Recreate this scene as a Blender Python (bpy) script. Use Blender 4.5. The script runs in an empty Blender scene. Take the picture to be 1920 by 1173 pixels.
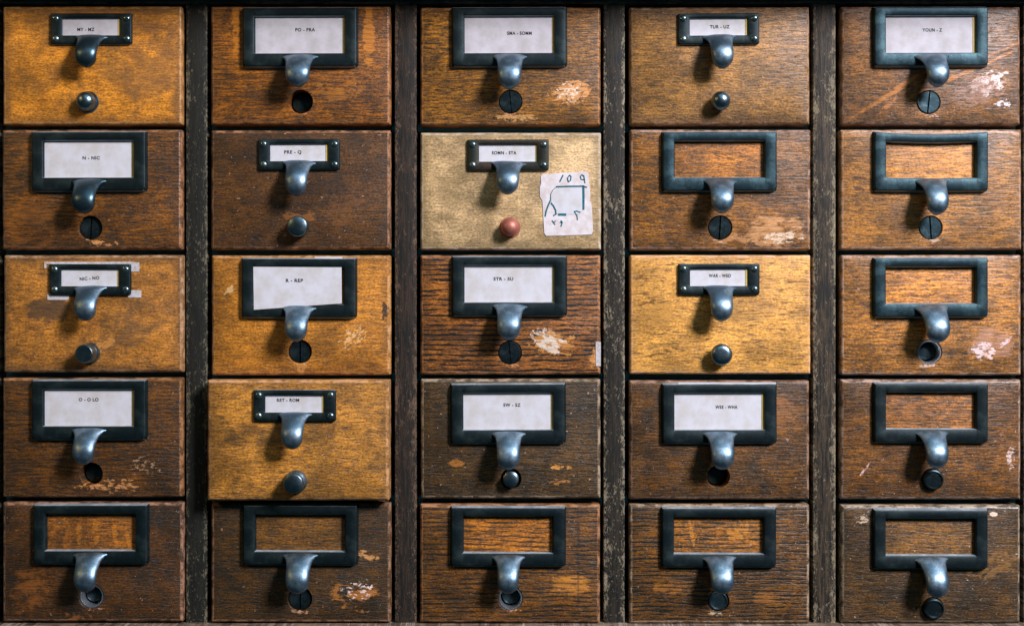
import bpy, bmesh, math, random
from mathutils import Vector, Matrix

# ------------------------------------------------------------------ camera, world, lights
S = 0.000456            # metres per unit of the measured drawing (front plane of the drawers)
D = 1.10                # camera distance
scene = bpy.context.scene
col = scene.collection

cam_d = bpy.data.cameras.new("camera")
cam = bpy.data.objects.new("camera", cam_d)
col.objects.link(cam)
cam.location = (0, -D, 0)
cam.rotation_euler = (math.radians(90), 0, 0)
cam_d.sensor_width = 36.0
cam_d.lens = 36.0 * D / (1920 * S)
cam_d.clip_start = 0.01
cam_d.clip_end = 50
cam_d.dof.use_dof = True
cam_d.dof.focus_distance = D + 0.004
cam_d.dof.aperture_fstop = 2.2
scene.camera = cam

world = bpy.data.worlds.new("World")
scene.world = world
world.use_nodes = True
bg = world.node_tree.nodes["Background"]
bg.inputs[0].default_value = (0.08, 0.46, 0.60, 1)
bg.inputs[1].default_value = 0.068

def area(name, loc, target, size, power, color, size_y=None):
    ld = bpy.data.lights.new(name, 'AREA')
    ld.energy = power
    ld.color = color
    ld.size = size
    if size_y:
        ld.shape = 'RECTANGLE'; ld.size_y = size_y
    o = bpy.data.objects.new(name, ld)
    col.objects.link(o)
    o.location = loc
    o.rotation_euler = (Vector(target) - Vector(loc)).to_track_quat('-Z', 'Y').to_euler()
    return o
area("window_light", (1.65, -1.75, 1.50), (0, 0, 0), 0.58, 158, (0.97, 0.93, 1.0), 0.78)
area("warm_lamp", (-1.5, -1.1, 0.9), (-0.25, 0, 0.1), 0.20, 4.8, (1.0, 0.62, 0.22))
area("ceiling_light", (0.4, -1.2, 1.95), (0, -0.1, 0), 2.1, 15, (0.55, 0.83, 1.0))

scene.view_settings.view_transform = 'Standard'
scene.view_settings.look = 'None'
scene.view_settings.exposure = -0.08
scene.view_settings.gamma = 1.0
scene.view_settings.use_curve_mapping = False

# ------------------------------------------------------------------ helpers
def W(px, py, y=0.0):
    k = S * (D + y) / D
    return Vector(((px - 960) * k, y, (586.5 - py) * k))

def lin(c):
    out = []
    for v in c[:3]:
        v = v / 255.0
        out.append(v / 12.92 if v <= 0.04045 else ((v + 0.055) / 1.055) ** 2.4)
    return (out[0], out[1], out[2], 1.0)

class NT:
    """small helper for writing node trees"""
    def __init__(self, name):
        self.m = bpy.data.materials.new(name)
        self.m.use_nodes = True
        self.t = self.m.node_tree
        self.t.nodes.clear()
        self.out = self.t.nodes.new('ShaderNodeOutputMaterial')
        self.b = self.t.nodes.new('ShaderNodeBsdfPrincipled')
        self.t.links.new(self.b.outputs[0], self.out.inputs[0])
    def set(self, sock, v):
        if isinstance(v, bpy.types.NodeSocket):
            self.t.links.new(v, sock)
        else:
            sock.default_value = v
    def math(self, op, a, b=0.0, c=0.0, clamp=False):
        n = self.t.nodes.new('ShaderNodeMath'); n.operation = op; n.use_clamp = clamp
        self.set(n.inputs[0], a); self.set(n.inputs[1], b); self.set(n.inputs[2], c)
        return n.outputs[0]
    def add(self, a, b): return self.math('ADD', a, b)
    def sub(self, a, b): return self.math('SUBTRACT', a, b)
    def mul(self, a, b): return self.math('MULTIPLY', a, b)
    def step(self, v, lo, hi, t0=0.0, t1=1.0):
        n = self.t.nodes.new('ShaderNodeMapRange'); n.interpolation_type = 'SMOOTHSTEP'
        self.set(n.inputs[0], v)
        n.inputs[1].default_value = lo; n.inputs[2].default_value = hi
        n.inputs[3].default_value = t0; n.inputs[4].default_value = t1
        return n.outputs[0]
    def comb(self, x, y, z=0.0):
        n = self.t.nodes.new('ShaderNodeCombineXYZ')
        self.set(n.inputs[0], x); self.set(n.inputs[1], y); self.set(n.inputs[2], z)
        return n.outputs[0]
    def noise(self, vec, scale=1.0, detail=2.0, rough=0.5, dist=0.0):
        n = self.t.nodes.new('ShaderNodeTexNoise')
        self.set(n.inputs['Vector'], vec)
        n.inputs['Scale'].default_value = scale
        n.inputs['Detail'].default_value = detail
        n.inputs['Roughness'].default_value = rough
        n.inputs['Distortion'].default_value = dist
        return n.outputs[0]
    def mix(self, f, a, b, mode='MIX'):
        n = self.t.nodes.new('ShaderNodeMix'); n.data_type = 'RGBA'; n.blend_type = mode
        self.set(n.inputs[0], f); self.set(n.inputs[6], a); self.set(n.inputs[7], b)
        return n.outputs[2]
    def coords(self, seed, which='Object'):
        tc = self.t.nodes.new('ShaderNodeTexCoord')
        sp = self.t.nodes.new('ShaderNodeSeparateXYZ')
        self.t.links.new(tc.outputs[which], sp.inputs[0])
        k = 1.0 / S
        x = self.mul(sp.outputs[0], k); y = self.mul(sp.outputs[1], k); z = self.mul(sp.outputs[2], k)
        return x, y, z
    def bump(self, h, strength, dist):
        n = self.t.nodes.new('ShaderNodeBump')
        n.inputs['Strength'].default_value = strength
        n.inputs['Distance'].default_value = dist
        self.t.links.new(h, n.inputs['Height'])
        self.t.links.new(n.outputs[0], self.b.inputs['Normal'])

def wood(name, seed, light, dark, raw, w, h, h0=0, gf=0.13, line=0.75, pore=0.5, fleck=(0.02, 0.05, 0, 0.55, 0.5),
         stain=0.5, stain_c=(32, 37, 35), edge=0.5, clean=None, patches=(), soft=0.25, spots=0.35, gloss=0.40, cleanx=1.0, mott=0.55, stripe=0.35, period=9.0, wob=1.0):
    """oak drawer front; x,z are drawing units measured from the bottom centre of the drawer"""
    n = NT(name)
    x, y, z = n.coords(seed)
    sx = n.add(x, seed * 913.7); sz = n.add(z, seed * 377.3); sy = n.mul(y, 0.5)
    wv = n.noise(n.comb(n.mul(sx, 0.006), n.mul(sz, 0.010), sy and 0.0), 1, 2)
    wz = n.add(n.add(sz, sy), n.mul(n.sub(wv, 0.5), 22.0 * wob))
    # annual rings / open grain: long dark horizontal lines, broken up
    g1 = n.noise(n.comb(n.mul(sx, gf * 0.07), n.mul(wz, gf), 3.1), 1, 3.0, 0.55)
    g2 = n.noise(n.comb(n.mul(sx, gf * 0.28), n.mul(wz, gf * 2.1), 7.7), 1, 2.0, 0.6)
    lines = n.step(n.add(n.mul(g1, 0.55), n.mul(g2, 0.45)), 0.50 + soft * 0.06, 0.44 - soft * 0.20)
    if stripe > 0:
        ph = n.add(n.mul(wz, 2 * math.pi / period), n.mul(n.noise(n.comb(n.mul(sx, 0.012), n.mul(wz, 0.03), 14.0), 1, 2.0, 0.5), 5.0 * wob))
        sn = n.math('SINE', ph)
        br_ = n.noise(n.comb(n.mul(sx, 0.022), n.mul(wz, 0.14), 17.0), 1, 3.0, 0.6)
        st_ = n.step(n.add(n.mul(sn, 0.5), n.mul(n.sub(br_, 0.5), 3.2)), 0.10, 0.48)
        lines = n.math('MAXIMUM', n.mul(lines, 1.0 - 0.6 * stripe), n.mul(st_, stripe))
    # pores
    p1 = n.noise(n.comb(n.mul(sx, 0.050), n.mul(wz, 0.42), 1.3), 1, 1.5, 0.5)
    pores = n.step(p1, 0.43, 0.36)
    # ray flecks wipe out the grain
    fx, fz, fa, ft, fs = fleck
    ca, sa = math.cos(math.radians(fa)), math.sin(math.radians(fa))
    ra = n.add(n.mul(sx, ca * fx), n.mul(sz, sa * fx))
    rb = n.add(n.mul(sx, -sa * fz), n.mul(sz, ca * fz))
    fl = n.step(n.noise(n.comb(ra, rb, 5.5), 1, 2.5, 0.55, 0.4), ft, ft + 0.09)
    fl = n.mul(fl, fs)
    big = n.noise(n.comb(n.mul(sx, 0.010), n.mul(sz, 0.013), 9.0), 1, 4.0, 0.6)
    fine = n.noise(n.comb(n.mul(sx, 0.22), n.mul(sz, 0.30), 2.0), 1, 2.0, 0.6)
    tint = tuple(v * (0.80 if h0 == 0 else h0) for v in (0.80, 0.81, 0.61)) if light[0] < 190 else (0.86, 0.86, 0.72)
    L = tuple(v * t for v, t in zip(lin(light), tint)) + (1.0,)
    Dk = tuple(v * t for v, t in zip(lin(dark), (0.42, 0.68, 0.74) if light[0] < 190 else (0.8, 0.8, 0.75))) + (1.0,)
    c = n.mix(n.step(big, 0.34, 0.64), [v * 0.52 for v in L[:3]] + [1], [v * 1.18 for v in L[:3]] + [1])
    lf = n.mul(n.mul(lines, line), n.sub(1.0, n.mul(fl, 0.85)))
    c = n.mix(1.0, c, (1.30, 1.28, 1.22, 1), 'MULTIPLY')
    c = n.mix(lf, c, Dk)
    c = n.mix(n.mul(fl, 0.55), c, [min(1, v * 1.22) for v in L[:3]] + [1])
    c = n.mix(n.mul(n.mul(pores, pore), n.sub(1.0, n.mul(fl, 0.6))), c, [v * 0.55 for v in Dk[:3]] + [1])
    # fine tonal noise
    c = n.mix(1.0, c, n.mix(n.step(fine, 0.3, 0.7), (0.58, 0.60, 0.66, 1), (1.22, 1.18, 1.08, 1)), 'MULTIPLY')
    # grime
    st = n.noise(n.comb(n.mul(sx, 0.016), n.mul(sz, 0.020), 21.0), 1, 5.0, 0.62, 0.5)
    grime = n.mul(n.step(st, 0.42, 0.68), stain)
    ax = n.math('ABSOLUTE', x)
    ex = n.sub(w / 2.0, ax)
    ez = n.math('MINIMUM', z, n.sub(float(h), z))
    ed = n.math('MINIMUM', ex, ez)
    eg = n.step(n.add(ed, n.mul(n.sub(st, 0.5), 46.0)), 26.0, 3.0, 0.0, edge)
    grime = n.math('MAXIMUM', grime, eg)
    if clean:
        x0, z0, x1, z1 = clean
        d = n.math('MAXIMUM', n.sub(n.math('ABSOLUTE', n.sub(x, (x0 + x1) / 2)), (x1 - x0) / 2),
                   n.sub(n.math('ABSOLUTE', n.sub(z, (z0 + z1) / 2)), (z1 - z0) / 2))
        cl = n.step(d, 2.0, -3.0)
        grime = n.mul(grime, n.sub(1.0, n.mul(cl, 0.85)))
        c = n.mix(cl, c, n.mix(1.0, c, (1.5 * cleanx, 1.36 * cleanx, 0.80 * cleanx, 1), 'MULTIPLY'))
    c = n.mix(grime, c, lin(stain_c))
    mo = n.noise(n.comb(n.mul(sx, 0.045), n.mul(sz, 0.12), 51.0), 1, 5.0, 0.78)
    c = n.mix(n.mul(n.step(mo, 0.50, 0.60), mott), c, lin((42, 36, 28)))
    mo2 = n.noise(n.comb(n.mul(sx, 0.045), n.mul(wz, 0.36), 55.0), 1, 4.0, 0.75)
    c = n.mix(n.mul(n.step(mo2, 0.505, 0.60), mott), c, lin((32, 32, 28)))
    # small dents and spots
    sp = n.noise(n.comb(n.mul(sx, 0.09), n.mul(sz, 0.11), 31.0), 1, 3.0, 0.7)
    c = n.mix(n.mul(n.step(sp, 0.62, 0.70), spots), c, lin((34, 30, 28)))
    c = n.mix(n.mul(n.step(sp, 0.335, 0.30), spots * 1.3), c, lin(raw))
    # local wear, paper residue, water marks
    pt = 0.0
    for i, (px, pz, rx, rz, pc, den, fq, ang) in enumerate(patches):
        fq *= 1.35 if fq > 0.055 else 1.0
        ca, sa = math.cos(math.radians(ang)), math.sin(math.radians(ang))
        dx = n.sub(x, px); dz = n.sub(z, pz)
        u = n.add(n.mul(dx, ca / rx), n.mul(dz, sa / rx))
        v = n.add(n.mul(dx, -sa / rz), n.mul(dz, ca / rz))
        r = n.math('SQRT', n.add(n.mul(u, u), n.mul(v, v)))
        pn = n.noise(n.comb(n.mul(n.add(n.mul(sx, ca), n.mul(sz, sa)), fq * 0.6),
                            n.mul(n.add(n.mul(sx, -sa), n.mul(sz, ca)), fq * 1.2), 40.0 + i * 3), 1, 4.5, 0.72, 0.4)
        lo, hi = (0.42, 0.49) if fq > 0.045 else (0.36, 0.56)
        mk = n.step(n.sub(n.add(pn, den), n.mul(n.math('POWER', r, 2.6), 0.20)), lo, hi)
        if fq <= 0.08: mk = n.mul(mk, n.sub(1.0, n.mul(lf, 0.75)))
        c = n.mix(n.mul(mk, pc[3] if len(pc) > 3 else 0.9), c, lin(pc))
        pt = n.math('MAXIMUM', pt, mk) if i else mk
    # worn arrises
    wn = n.noise(n.comb(n.mul(sx, 0.05), n.mul(sz, 0.05), n.mul(y, 0.1)), 1, 3.0, 0.6)
    ew = n.step(n.add(ed, n.mul(n.sub(wn, 0.5), 8.0)), 6.8, 4.8)
    c = n.mix(n.mul(ew, n.step(wn, 0.40, 0.64, 0.06, 0.50)), c, lin(raw))
    n.t.links.new(c, n.b.inputs['Base Color'])
    rg = n.sub(n.add(gloss, n.mul(n.sub(fine, 0.4), 0.35)), n.mul(ew, 0.10))
    n.t.links.new(rg, n.b.inputs['Roughness'])
    n.b.inputs['Specular IOR Level'].default_value = 0.42
    hgt = n.sub(n.add(n.mul(fine, 0.25), n.mul(n.sub(1.0, n.math('MAXIMUM', lf, pores)), 0.6)), n.mul(sp, 0.5))
    n.bump(hgt, 0.5, 0.0007)
    return n.m

def stile_wood(name, seed, vertical=True, base=(74, 62, 46), dark=(22, 22, 20), fleckc=(142, 138, 112), amount=0.5):
    n = NT(name)
    x, y, z = n.coords(seed)
    if not vertical:
        x, z = z, x
    sx = n.add(x, seed * 71.0); sz = n.add(z, seed * 533.0); yy = n.mul(y, 0.6)
    g = n.noise(n.comb(n.mul(n.add(sx, yy), 0.20), n.mul(sz, 0.012), 1.0), 1, 4, 0.6, 0.3)
    c = n.mix(n.step(g, 0.36, 0.62), lin(dark), lin(base))
    g2 = n.noise(n.comb(n.mul(n.add(sx, yy), 0.5), n.mul(sz, 0.045), 4.0), 1, 3, 0.6)
    c = n.mix(n.mul(n.step(g2, 0.52, 0.36), 0.7), c, lin((20, 20, 18)))
    f1 = n.noise(n.comb(n.mul(sx, 0.30), n.mul(sz, 0.13), 8.0), 1, 4, 0.72, 0.8)
    f2 = n.noise(n.comb(n.mul(sx, 0.02), n.mul(sz, 0.008), 12.0), 1, 3, 0.6)
    ax = n.math('ABSOLUTE', x)
    bias = n.step(ax, 8.0, 19.0, 0.0, 0.10) if vertical else 0.03
    f = n.step(n.add(n.add(f1, bias), n.mul(n.sub(f2, 0.5), 0.35)), 0.61, 0.68)
    c = n.mix(n.mul(f, amount), c, lin(fleckc))
    f3 = n.noise(n.comb(n.mul(sx, 0.11), n.mul(sz, 0.05), 23.0), 1, 5, 0.75)
    c = n.mix(n.mul(n.step(n.add(n.add(f3, bias), n.mul(n.sub(f2, 0.5), 0.4)), 0.60, 0.66), amount * 0.8), c, lin(fleckc))
    f4 = n.noise(n.comb(n.mul(sx, 0.10), n.mul(sz, 0.035), 29.0), 1, 4, 0.7)
    c = n.mix(n.mul(n.step(f4, 0.50, 0.62), 0.6), c, lin((18, 22, 20)))
    n.t.links.new(c, n.b.inputs['Base Color'])
    n.b.inputs['Roughness'].default_value = 0.62
    n.b.inputs['Specular IOR Level'].default_value = 0.3
    n.bump(n.add(n.mul(g2, 0.5), n.mul(f, 0.6)), 0.6, 0.0008)
    return n.m

def metal(name, base, worn, wear=0.3, rough=0.42, metallic=0.85, bump=0.35, seed=1.0):
    n = NT(name)
    x, y, z = n.coords(seed)
    a = n.noise(n.comb(n.add(x, seed * 37), y, n.add(z, seed * 11)), 0.035, 4, 0.65)
    b = n.noise(n.comb(x, y, z), 0.30, 3, 0.7)
    c = n.mix(n.mul(n.step(a, 0.45, 0.68), wear), lin(base), lin(worn))
    c = n.mix(n.mul(n.step(b, 0.61, 0.70), 0.5), c, lin(worn))
    n.t.links.new(c, n.b.inputs['Base Color'])
    n.b.inputs['Metallic'].default_value = metallic
    n.t.links.new(n.add(rough, n.mul(n.sub(a, 0.5), 0.25)), n.b.inputs['Roughness'])
    n.bump(n.add(n.mul(b, 0.6), a), bump, 0.0005)
    return n.m

def plain(name, c, rough=0.7, metallic=0.0, noise=0.15, fq=0.12, spec=0.4, c2=None):
    n = NT(name)
    x, y, z = n.coords(1.0)
    a = n.noise(n.comb(x, y, z), fq, 4, 0.6)
    C = lin(c)
    C2 = lin(c2) if c2 else [v * (1 - noise * 2) for v in C[:3]] + [1]
    n.t.links.new(n.mix(n.step(a, 0.30, 0.70), C2, C), n.b.inputs['Base Color'])
    n.b.inputs['Roughness'].default_value = rough
    n.b.inputs['Metallic'].default_value = metallic
    n.b.inputs['Specular IOR Level'].default_value = spec
    return n.m

M_FRAME = metal("japanned iron", (15, 31, 35), (58, 74, 74), 0.35, 0.50, 0.6, 0.35, 1)
M_FRAME_SHEEN = metal("worn iron with window sheen", (30, 50, 57), (70, 98, 104), 0.45, 0.46, 0.75, 0.35, 2)  # brighter copy of the frame iron: window reflection put into the colour
M_FRAME3 = metal("browned iron", (40, 44, 38), (76, 54, 40), 0.6, 0.50, 0.6, 0.35, 3)
M_PULL = metal("polished worn iron", (102, 126, 143), (150, 170, 184), 0.75, 0.42, 0.93, 0.30, 4)
M_PULLD = metal("dark blued iron pull", (66, 88, 98), (104, 126, 138), 0.5, 0.36, 0.9, 0.2, 5)
M_EDGE = metal("rubbed edge of iron", (130, 140, 146), (190, 194, 196), 0.6, 0.45, 0.3, 0.2, 13)
M_SCREW = metal("screw head iron", (96, 116, 118), (170, 175, 165), 0.5, 0.28, 0.9, 0.2, 6)
M_ROD = metal("dark rod iron", (34, 48, 52), (80, 100, 106), 0.45, 0.36, 0.8, 0.2, 7)
M_RODB = metal("blued rod iron", (54, 76, 84), (130, 150, 155), 0.4, 0.36, 0.85, 0.2, 8)
M_KNOB = metal("worn steel knob", (104, 124, 134), (160, 178, 188), 0.5, 0.33, 1.0, 0.2, 12)
M_BRIGHT = metal("bright steel bush", (190, 196, 204), (150, 150, 150), 0.4, 0.32, 0.9, 0.2, 9)
M_COPPER = metal("copper knob", (166, 100, 84), (190, 134, 116), 0.5, 0.5, 0.5, 0.2, 10)
M_CARD = plain("label card", (204, 205, 213), 0.85, 0, 0.02, 0.035, 0.2, (190, 186, 184))
M_CARD_SHADED = plain("shaded stained card", (190, 188, 194), 0.85, 0, 0.05, 0.03, 0.2, (170, 166, 168))  # duller card copy: some stain, mostly top-row shade put into the colour
M_SHADE_STRIP = plain("warm shade strip", (196, 170, 96), 0.85, 0, 0.08, 0.1, 0.2)  # colour of the warm shadow beside the frame's right border
M_INK = plain("typewriter ink", (26, 32, 38), 0.9, 0, 0.1)
M_TEAL = plain("teal ink", (28, 84, 100), 0.9, 0, 0.2, 0.4, 0.2, (40, 116, 128))
M_PAPER = plain("sticker paper", (216, 212, 217), 0.85, 0, 0.03, 0.06, 0.2, (198, 186, 182))
M_SCRAP = plain("paper scrap", (198, 196, 204), 0.85, 0, 0.1, 0.15, 0.2, (170, 160, 150))
M_CARCASS = plain("carcass with lifted shade", (96, 150, 160), 0.9, 0, 0.1, 0.02, 0.1)  # pale teal base that lifts the black of the shaded gaps
M_LEDGE = stile_wood("ledge wood", 8, False, (130, 112, 92), (88, 72, 58), (190, 182, 172), 0.35)
M_BOX = plain("drawer box beech", (120, 90, 56), 0.6, 0, 0.15, 0.03)

def new_obj(name, me, mat, parent=None, loc=None):
    o = bpy.data.objects.new(name, me)
    col.objects.link(o)
    for m in (mat if isinstance(mat, (list, tuple)) else [mat]):
        me.materials.append(m)
    if parent is not None:
        o.parent = parent
    if loc is not None:
        o.location = loc
    return o

def finish(bm, name, smooth=True, angle=35):
    bmesh.ops.remove_doubles(bm, verts=bm.verts, dist=1e-7)
    bmesh.ops.recalc_face_normals(bm, faces=bm.faces)
    me = bpy.data.meshes.new(name)
    bm.to_mesh(me); bm.free()
    if smooth:
        for p in me.polygons:
            p.use_smooth = True
        me.set_sharp_from_angle(angle=math.radians(angle))
    return me

def rrect(x0, z0, x1, z1, r, seg=4, chamfer=None):
    """counter-clockwise rounded rectangle; returns function of inset"""
    def f(i):
        rr = max(r - i, 0.00002)
        X0, Z0, X1, Z1 = x0 + i, z0 + i, x1 - i, z1 - i
        pts = []
        for cx, cz, a0 in ((X1 - rr, Z1 - rr, 0), (X0 + rr, Z1 - rr, 90), (X0 + rr, Z0 + rr, 180), (X1 - rr, Z0 + rr, 270)):
            for k in range(seg + 1):
                a = math.radians(a0 + 90.0 * k / seg)
                pts.append((cx + rr * math.cos(a), cz + rr * math.sin(a)))
        return pts
    return f

def circ(cx, cz, r, seg=40):
    def f(i):
        return [(cx + (r - i) * math.cos(2 * math.pi * k / seg), cz + (r - i) * math.sin(2 * math.pi * k / seg)) for k in range(seg)]
    return f

def plate(bm, outer, prof_o, inners=(), warp=None, back=True):
    """outer: f(inset); prof_o: [(y, inset)...] from the front face to the back; inners: [(f, prof)]"""
    def ring(f, y, i):
        vs = []
        for (px, pz) in f(i):
            if warp: px, pz = warp(px, pz)
            vs.append(bm.verts.new((px, y, pz)))
        return vs
    def walls(f, prof):
        rs = [ring(f, y, i) for (y, i) in prof]
        for a, b in zip(rs, rs[1:]):
            m = len(a)
            for k in range(m):
                bm.faces.new((a[k], a[(k + 1) % m], b[(k + 1) % m], b[k]))
        return rs
    sets = [walls(outer, prof_o)] + [walls(f, p) for f, p in inners]
    for idx in ((0, -1) if back else (0,)):
        es = []
        for rs in sets:
            r = rs[idx]; m = len(r)
            for k in range(m):
                e = bm.edges.get((r[k], r[(k + 1) % m]))
                if e is None: e = bm.edges.new((r[k], r[(k + 1) % m]))
                es.append(e)
        bmesh.ops.triangle_fill(bm, use_beauty=True, use_dissolve=False, edges=es)

def box(bm, x0, y0, z0, x1, y1, z1, r=0.0):
    f = rrect(x0, z0, x1, z1, max(r, 0.0001), 3)
    if r > 0:
        prof = [(y0, r), (y0 + r * 0.13, r * 0.5), (y0 + r * 0.5, r * 0.13), (y0 + r, 0), (y1, 0)]
    else:
        prof = [(y0, 0), (y1, 0)]
    plate(bm, f, prof)

def lathe(bm, prof, cx, cz, seg=36, slot=None):
    """prof: [(y, r)] from front to back, axis along Y"""
    rs = []
    for (y, r) in prof:
        if r < 1e-6:
            rs.append([bm.verts.new((cx, y, cz))])
        else:
            rs.append([bm.verts.new((cx + r * math.cos(2 * math.pi * k / seg), y, cz + r * math.sin(2 * math.pi * k / seg))) for k in range(seg)])
    for a, b in zip(rs, rs[1:]):
        for k in range(seg):
            k2 = (k + 1) % seg
            if len(a) == 1: bm.faces.new((a[0], b[k2], b[k]))
            elif len(b) == 1: bm.faces.new((a[k], a[k2], b[0]))
            else: bm.faces.new((a[k], a[k2], b[k2], b[k]))
    if len(rs[0]) > 1: bm.faces.new(rs[0])
    if len(rs[-1]) > 1: bm.faces.new(rs[-1])

def half_disc(bm, cx, cz, r, y0, y1, gap, ang, side):
    """half of a slotted screw head"""
    pts = []
    a0 = math.asin(gap / r)
    for k in range(17):
        a = -math.pi / 2 + a0 + (math.pi - 2 * a0) * k / 16
        pts.append((r * math.cos(a), r * math.sin(a)))
    pts = [(max(px, gap), pz) if abs(px) < gap * 1.001 else (px, pz) for px, pz in pts]
    s = 1 if side > 0 else -1
    ca, sa = math.cos(ang), math.sin(ang)
    def tr(px, pz, k=1.0):
        px, pz = s * px, s * pz
        return (cx + ca * px - sa * pz, cz + sa * px + ca * pz)
    lv = []
    for (y, ins) in ((y0, 0.0006), (y0 + 0.0005, 0.0), (y1, 0.0)):
        kk = (r - ins) / r
        ring = []
        for (px, pz) in pts:
            X, Z = tr(max(px * kk, gap), pz * kk)
            ring.append(bm.verts.new((X, y, Z)))
        lv.append(ring)
    for a, b in zip(lv, lv[1:]):
        m = len(a)
        for k in range(m):
            bm.faces.new((a[k], a[(k + 1) % m], b[(k + 1) % m], b[k]))
    bm.faces.new(lv[0]); bm.faces.new(lv[-1])

def pull_mesh(scale=1.0, jit=0):
    rnd = random.Random(jit)
    mm = 0.001 * scale
    P = [(1.0, 3.0, 34, 4.0), (-0.4, 2.8, 30.5, 5.2), (-1.9, 1.9, 26.4, 6.4), (-4.4, 0.3, 23.0, 7.0), (-7.4, -2.0, 21.0, 7.0), (-10.4, -4.8, 20.0, 7.0),
         (-13.0, -7.8, 19.6, 7.2), (-15.0, -10.8, 19.4, 7.4), (-16.2, -13.8, 19.2, 7.8), (-16.2, -16.8, 18.6, 8.0),
         (-15.2, -19.4, 18.0, 8.6), (-13.8, -21.6, 15.6, 7.8), (-12.2, -23.2, 12.0, 6.4), (-10.8, -24.2, 7.8, 4.4), (-10.2, -24.6, 2.6, 1.8)]
    dy = rnd.uniform(-0.8, 0.8); dw = rnd.uniform(-0.6, 0.8)
    bm = bmesh.new()
    N = 32
    rings = []
    for i, (y, z, w, t) in enumerate(P):
        a = P[max(i - 1, 0)]; b = P[min(i + 1, len(P) - 1)]
        T = Vector((b[0] - a[0], b[1] - a[1])).normalized()
        nrm = Vector((T.y, -T.x))      # (y,z) normal
        if nrm.y < 0: nrm = -nrm
        if i > 6: nrm = Vector((T.y, -T.x)); nrm = nrm if nrm.x < 0 else -nrm
        w2 = (w + (dw if i > 3 else 0)) / 2
        ring = []
        for k in range(N):
            th = 2 * math.pi * k / N
            c, s = math.cos(th), math.sin(th)
            u = w2 * math.copysign(abs(c) ** 0.80, c)
            v = t / 2 * math.copysign(abs(s) ** 0.95, s)
            # crowned face, hollow back
            if v < 0: v *= 0.55
            v += -0.9 * (abs(u) / w2) ** 2 * (1.0 if i > 2 else 0.4)
            ring.append(bm.verts.new((u * mm, (y + dy * min(1, i / 8) + nrm.x * v) * mm, (z + nrm.y * v) * mm)))
        rings.append(ring)
    for a, b in zip(rings, rings[1:]):
        for k in range(N):
            bm.faces.new((a[k], a[(k + 1) % N], b[(k + 1) % N], b[k]))
    bm.faces.new(rings[0]); bm.faces.new(rings[-1])
    me = finish(bm, "pull", True, 80)
    return me

def empty(name, loc, label, cat, group=None):
    o = bpy.data.objects.new(name, None)
    col.objects.link(o)
    o.location = loc
    o.empty_display_size = 0.02
    o['label'] = label; o['category'] = cat
    if group: o['group'] = group
    return o

def text_mesh(body, size, bold=0.0, sx=1.0):
    cu = bpy.data.curves.new("writing", 'FONT')
    cu.body = body; cu.size = size
    cu.align_x = 'CENTER'; cu.align_y = 'CENTER'
    cu.offset = bold; cu.extrude = 0.00003
    cu.space_character = 1.12
    o = bpy.data.objects.new("writing", cu)
    col.objects.link(o)
    bpy.context.view_layer.update()
    me = bpy.data.meshes.new_from_object(o.evaluated_get(bpy.context.evaluated_depsgraph_get()))
    bpy.data.objects.remove(o); bpy.data.curves.remove(cu)
    me.transform(Matrix(((sx, 0, 0, 0), (0, 0, -1, 0), (0, 1, 0, 0), (0, 0, 0, 1))))
    return me

def stroke(bm, pts, w, y0, y1, mi):
    """flat ink stroke along pts (x,z)"""
    for (a, b) in zip(pts, pts[1:]):
        a = Vector(a); b = Vector(b)
        t = (b - a).normalized(); nn = Vector((-t.y, t.x)) * w / 2
        q = [a + nn, a - nn, b - nn + t * w * 0.2, b + nn + t * w * 0.2]
        f = [bm.verts.new((p.x, y0, p.y)) for p in q]
        g = [bm.verts.new((p.x, y1, p.y)) for p in q]
        fs = [bm.faces.new(f), bm.faces.new(g[::-1])]
        for k in range(4):
            fs.append(bm.faces.new((f[k], g[k], g[(k + 1) % 4], f[(k + 1) % 4])))
        for q_ in fs: q_.material_index = mi

# ------------------------------------------------------------------ cabinet
base = W(960, 1240, 0)
cab = empty("card_cabinet", (0, 0.2, base.z), "old dark wooden card catalogue cabinet frame with weathered uprights around all the drawers", "cabinet")
def cpart(name, mat, boxes, r=0.0, origin=(0, 0, 0)):
    bm = bmesh.new()
    for b in boxes:
        box(bm, *b, r=r)
    me = finish(bm, name)
    o = new_obj(name, me, mat)
    o.parent = cab
    o.location = Vector(origin) - cab.location
    return o
ZT = W(0, -30).z; ZB = W(0, 1172).z
stx = [(-52, -3), (348.5, 388.5), (740, 781.5), (1131.5, 1171.5), (1524, 1567), (1918.5, 1968)]
amounts = [0.6, 0.5, 0.42, 0.75, 0.6, 0.5]
for i, (a, b) in enumerate(stx):
    x0 = W(a, 0, 0.005).x; x1 = W(b, 0, 0.005).x
    cx = (x0 + x1) / 2
    m = stile_wood("upright wood", i + 1, True, [(42, 38, 29), (33, 33, 27), (54, 41, 31), (48, 41, 31), (72, 59, 43), (52, 44, 34)][i],
                   (20, 21, 19), [(138, 128, 102), (134, 126, 100), (128, 104, 82), (152, 140, 116), (150, 138, 112), (120, 116, 100)][i], amounts[i])
    cpart("upright", m, [(x0 - cx, 0.005, ZB, x1 - cx, 0.10, ZT)], 0.0009, (cx, 0, 0))
XL = W(-52, 0).x; XR = W(1968, 0).x
for py in (239, 473, 706.5, 939.5):
    zc = W(0, py, 0.02).z
    cpart("divider_rail", M_CARCASS, [(XL + 0.004, 0.022, zc - 0.004, XR - 0.004, 0.098, zc + 0.004)])
cpart("top_rail", stile_wood("top rail wood", 20, False, (84, 84, 74), (40, 52, 52), (120, 110, 90), 0.25),
      [(XL + 0.002, 0.0035, W(0, 7.5, 0.0035).z, XR - 0.002, 0.0985, W(0, -59.5).z)], 0.001)
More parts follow.
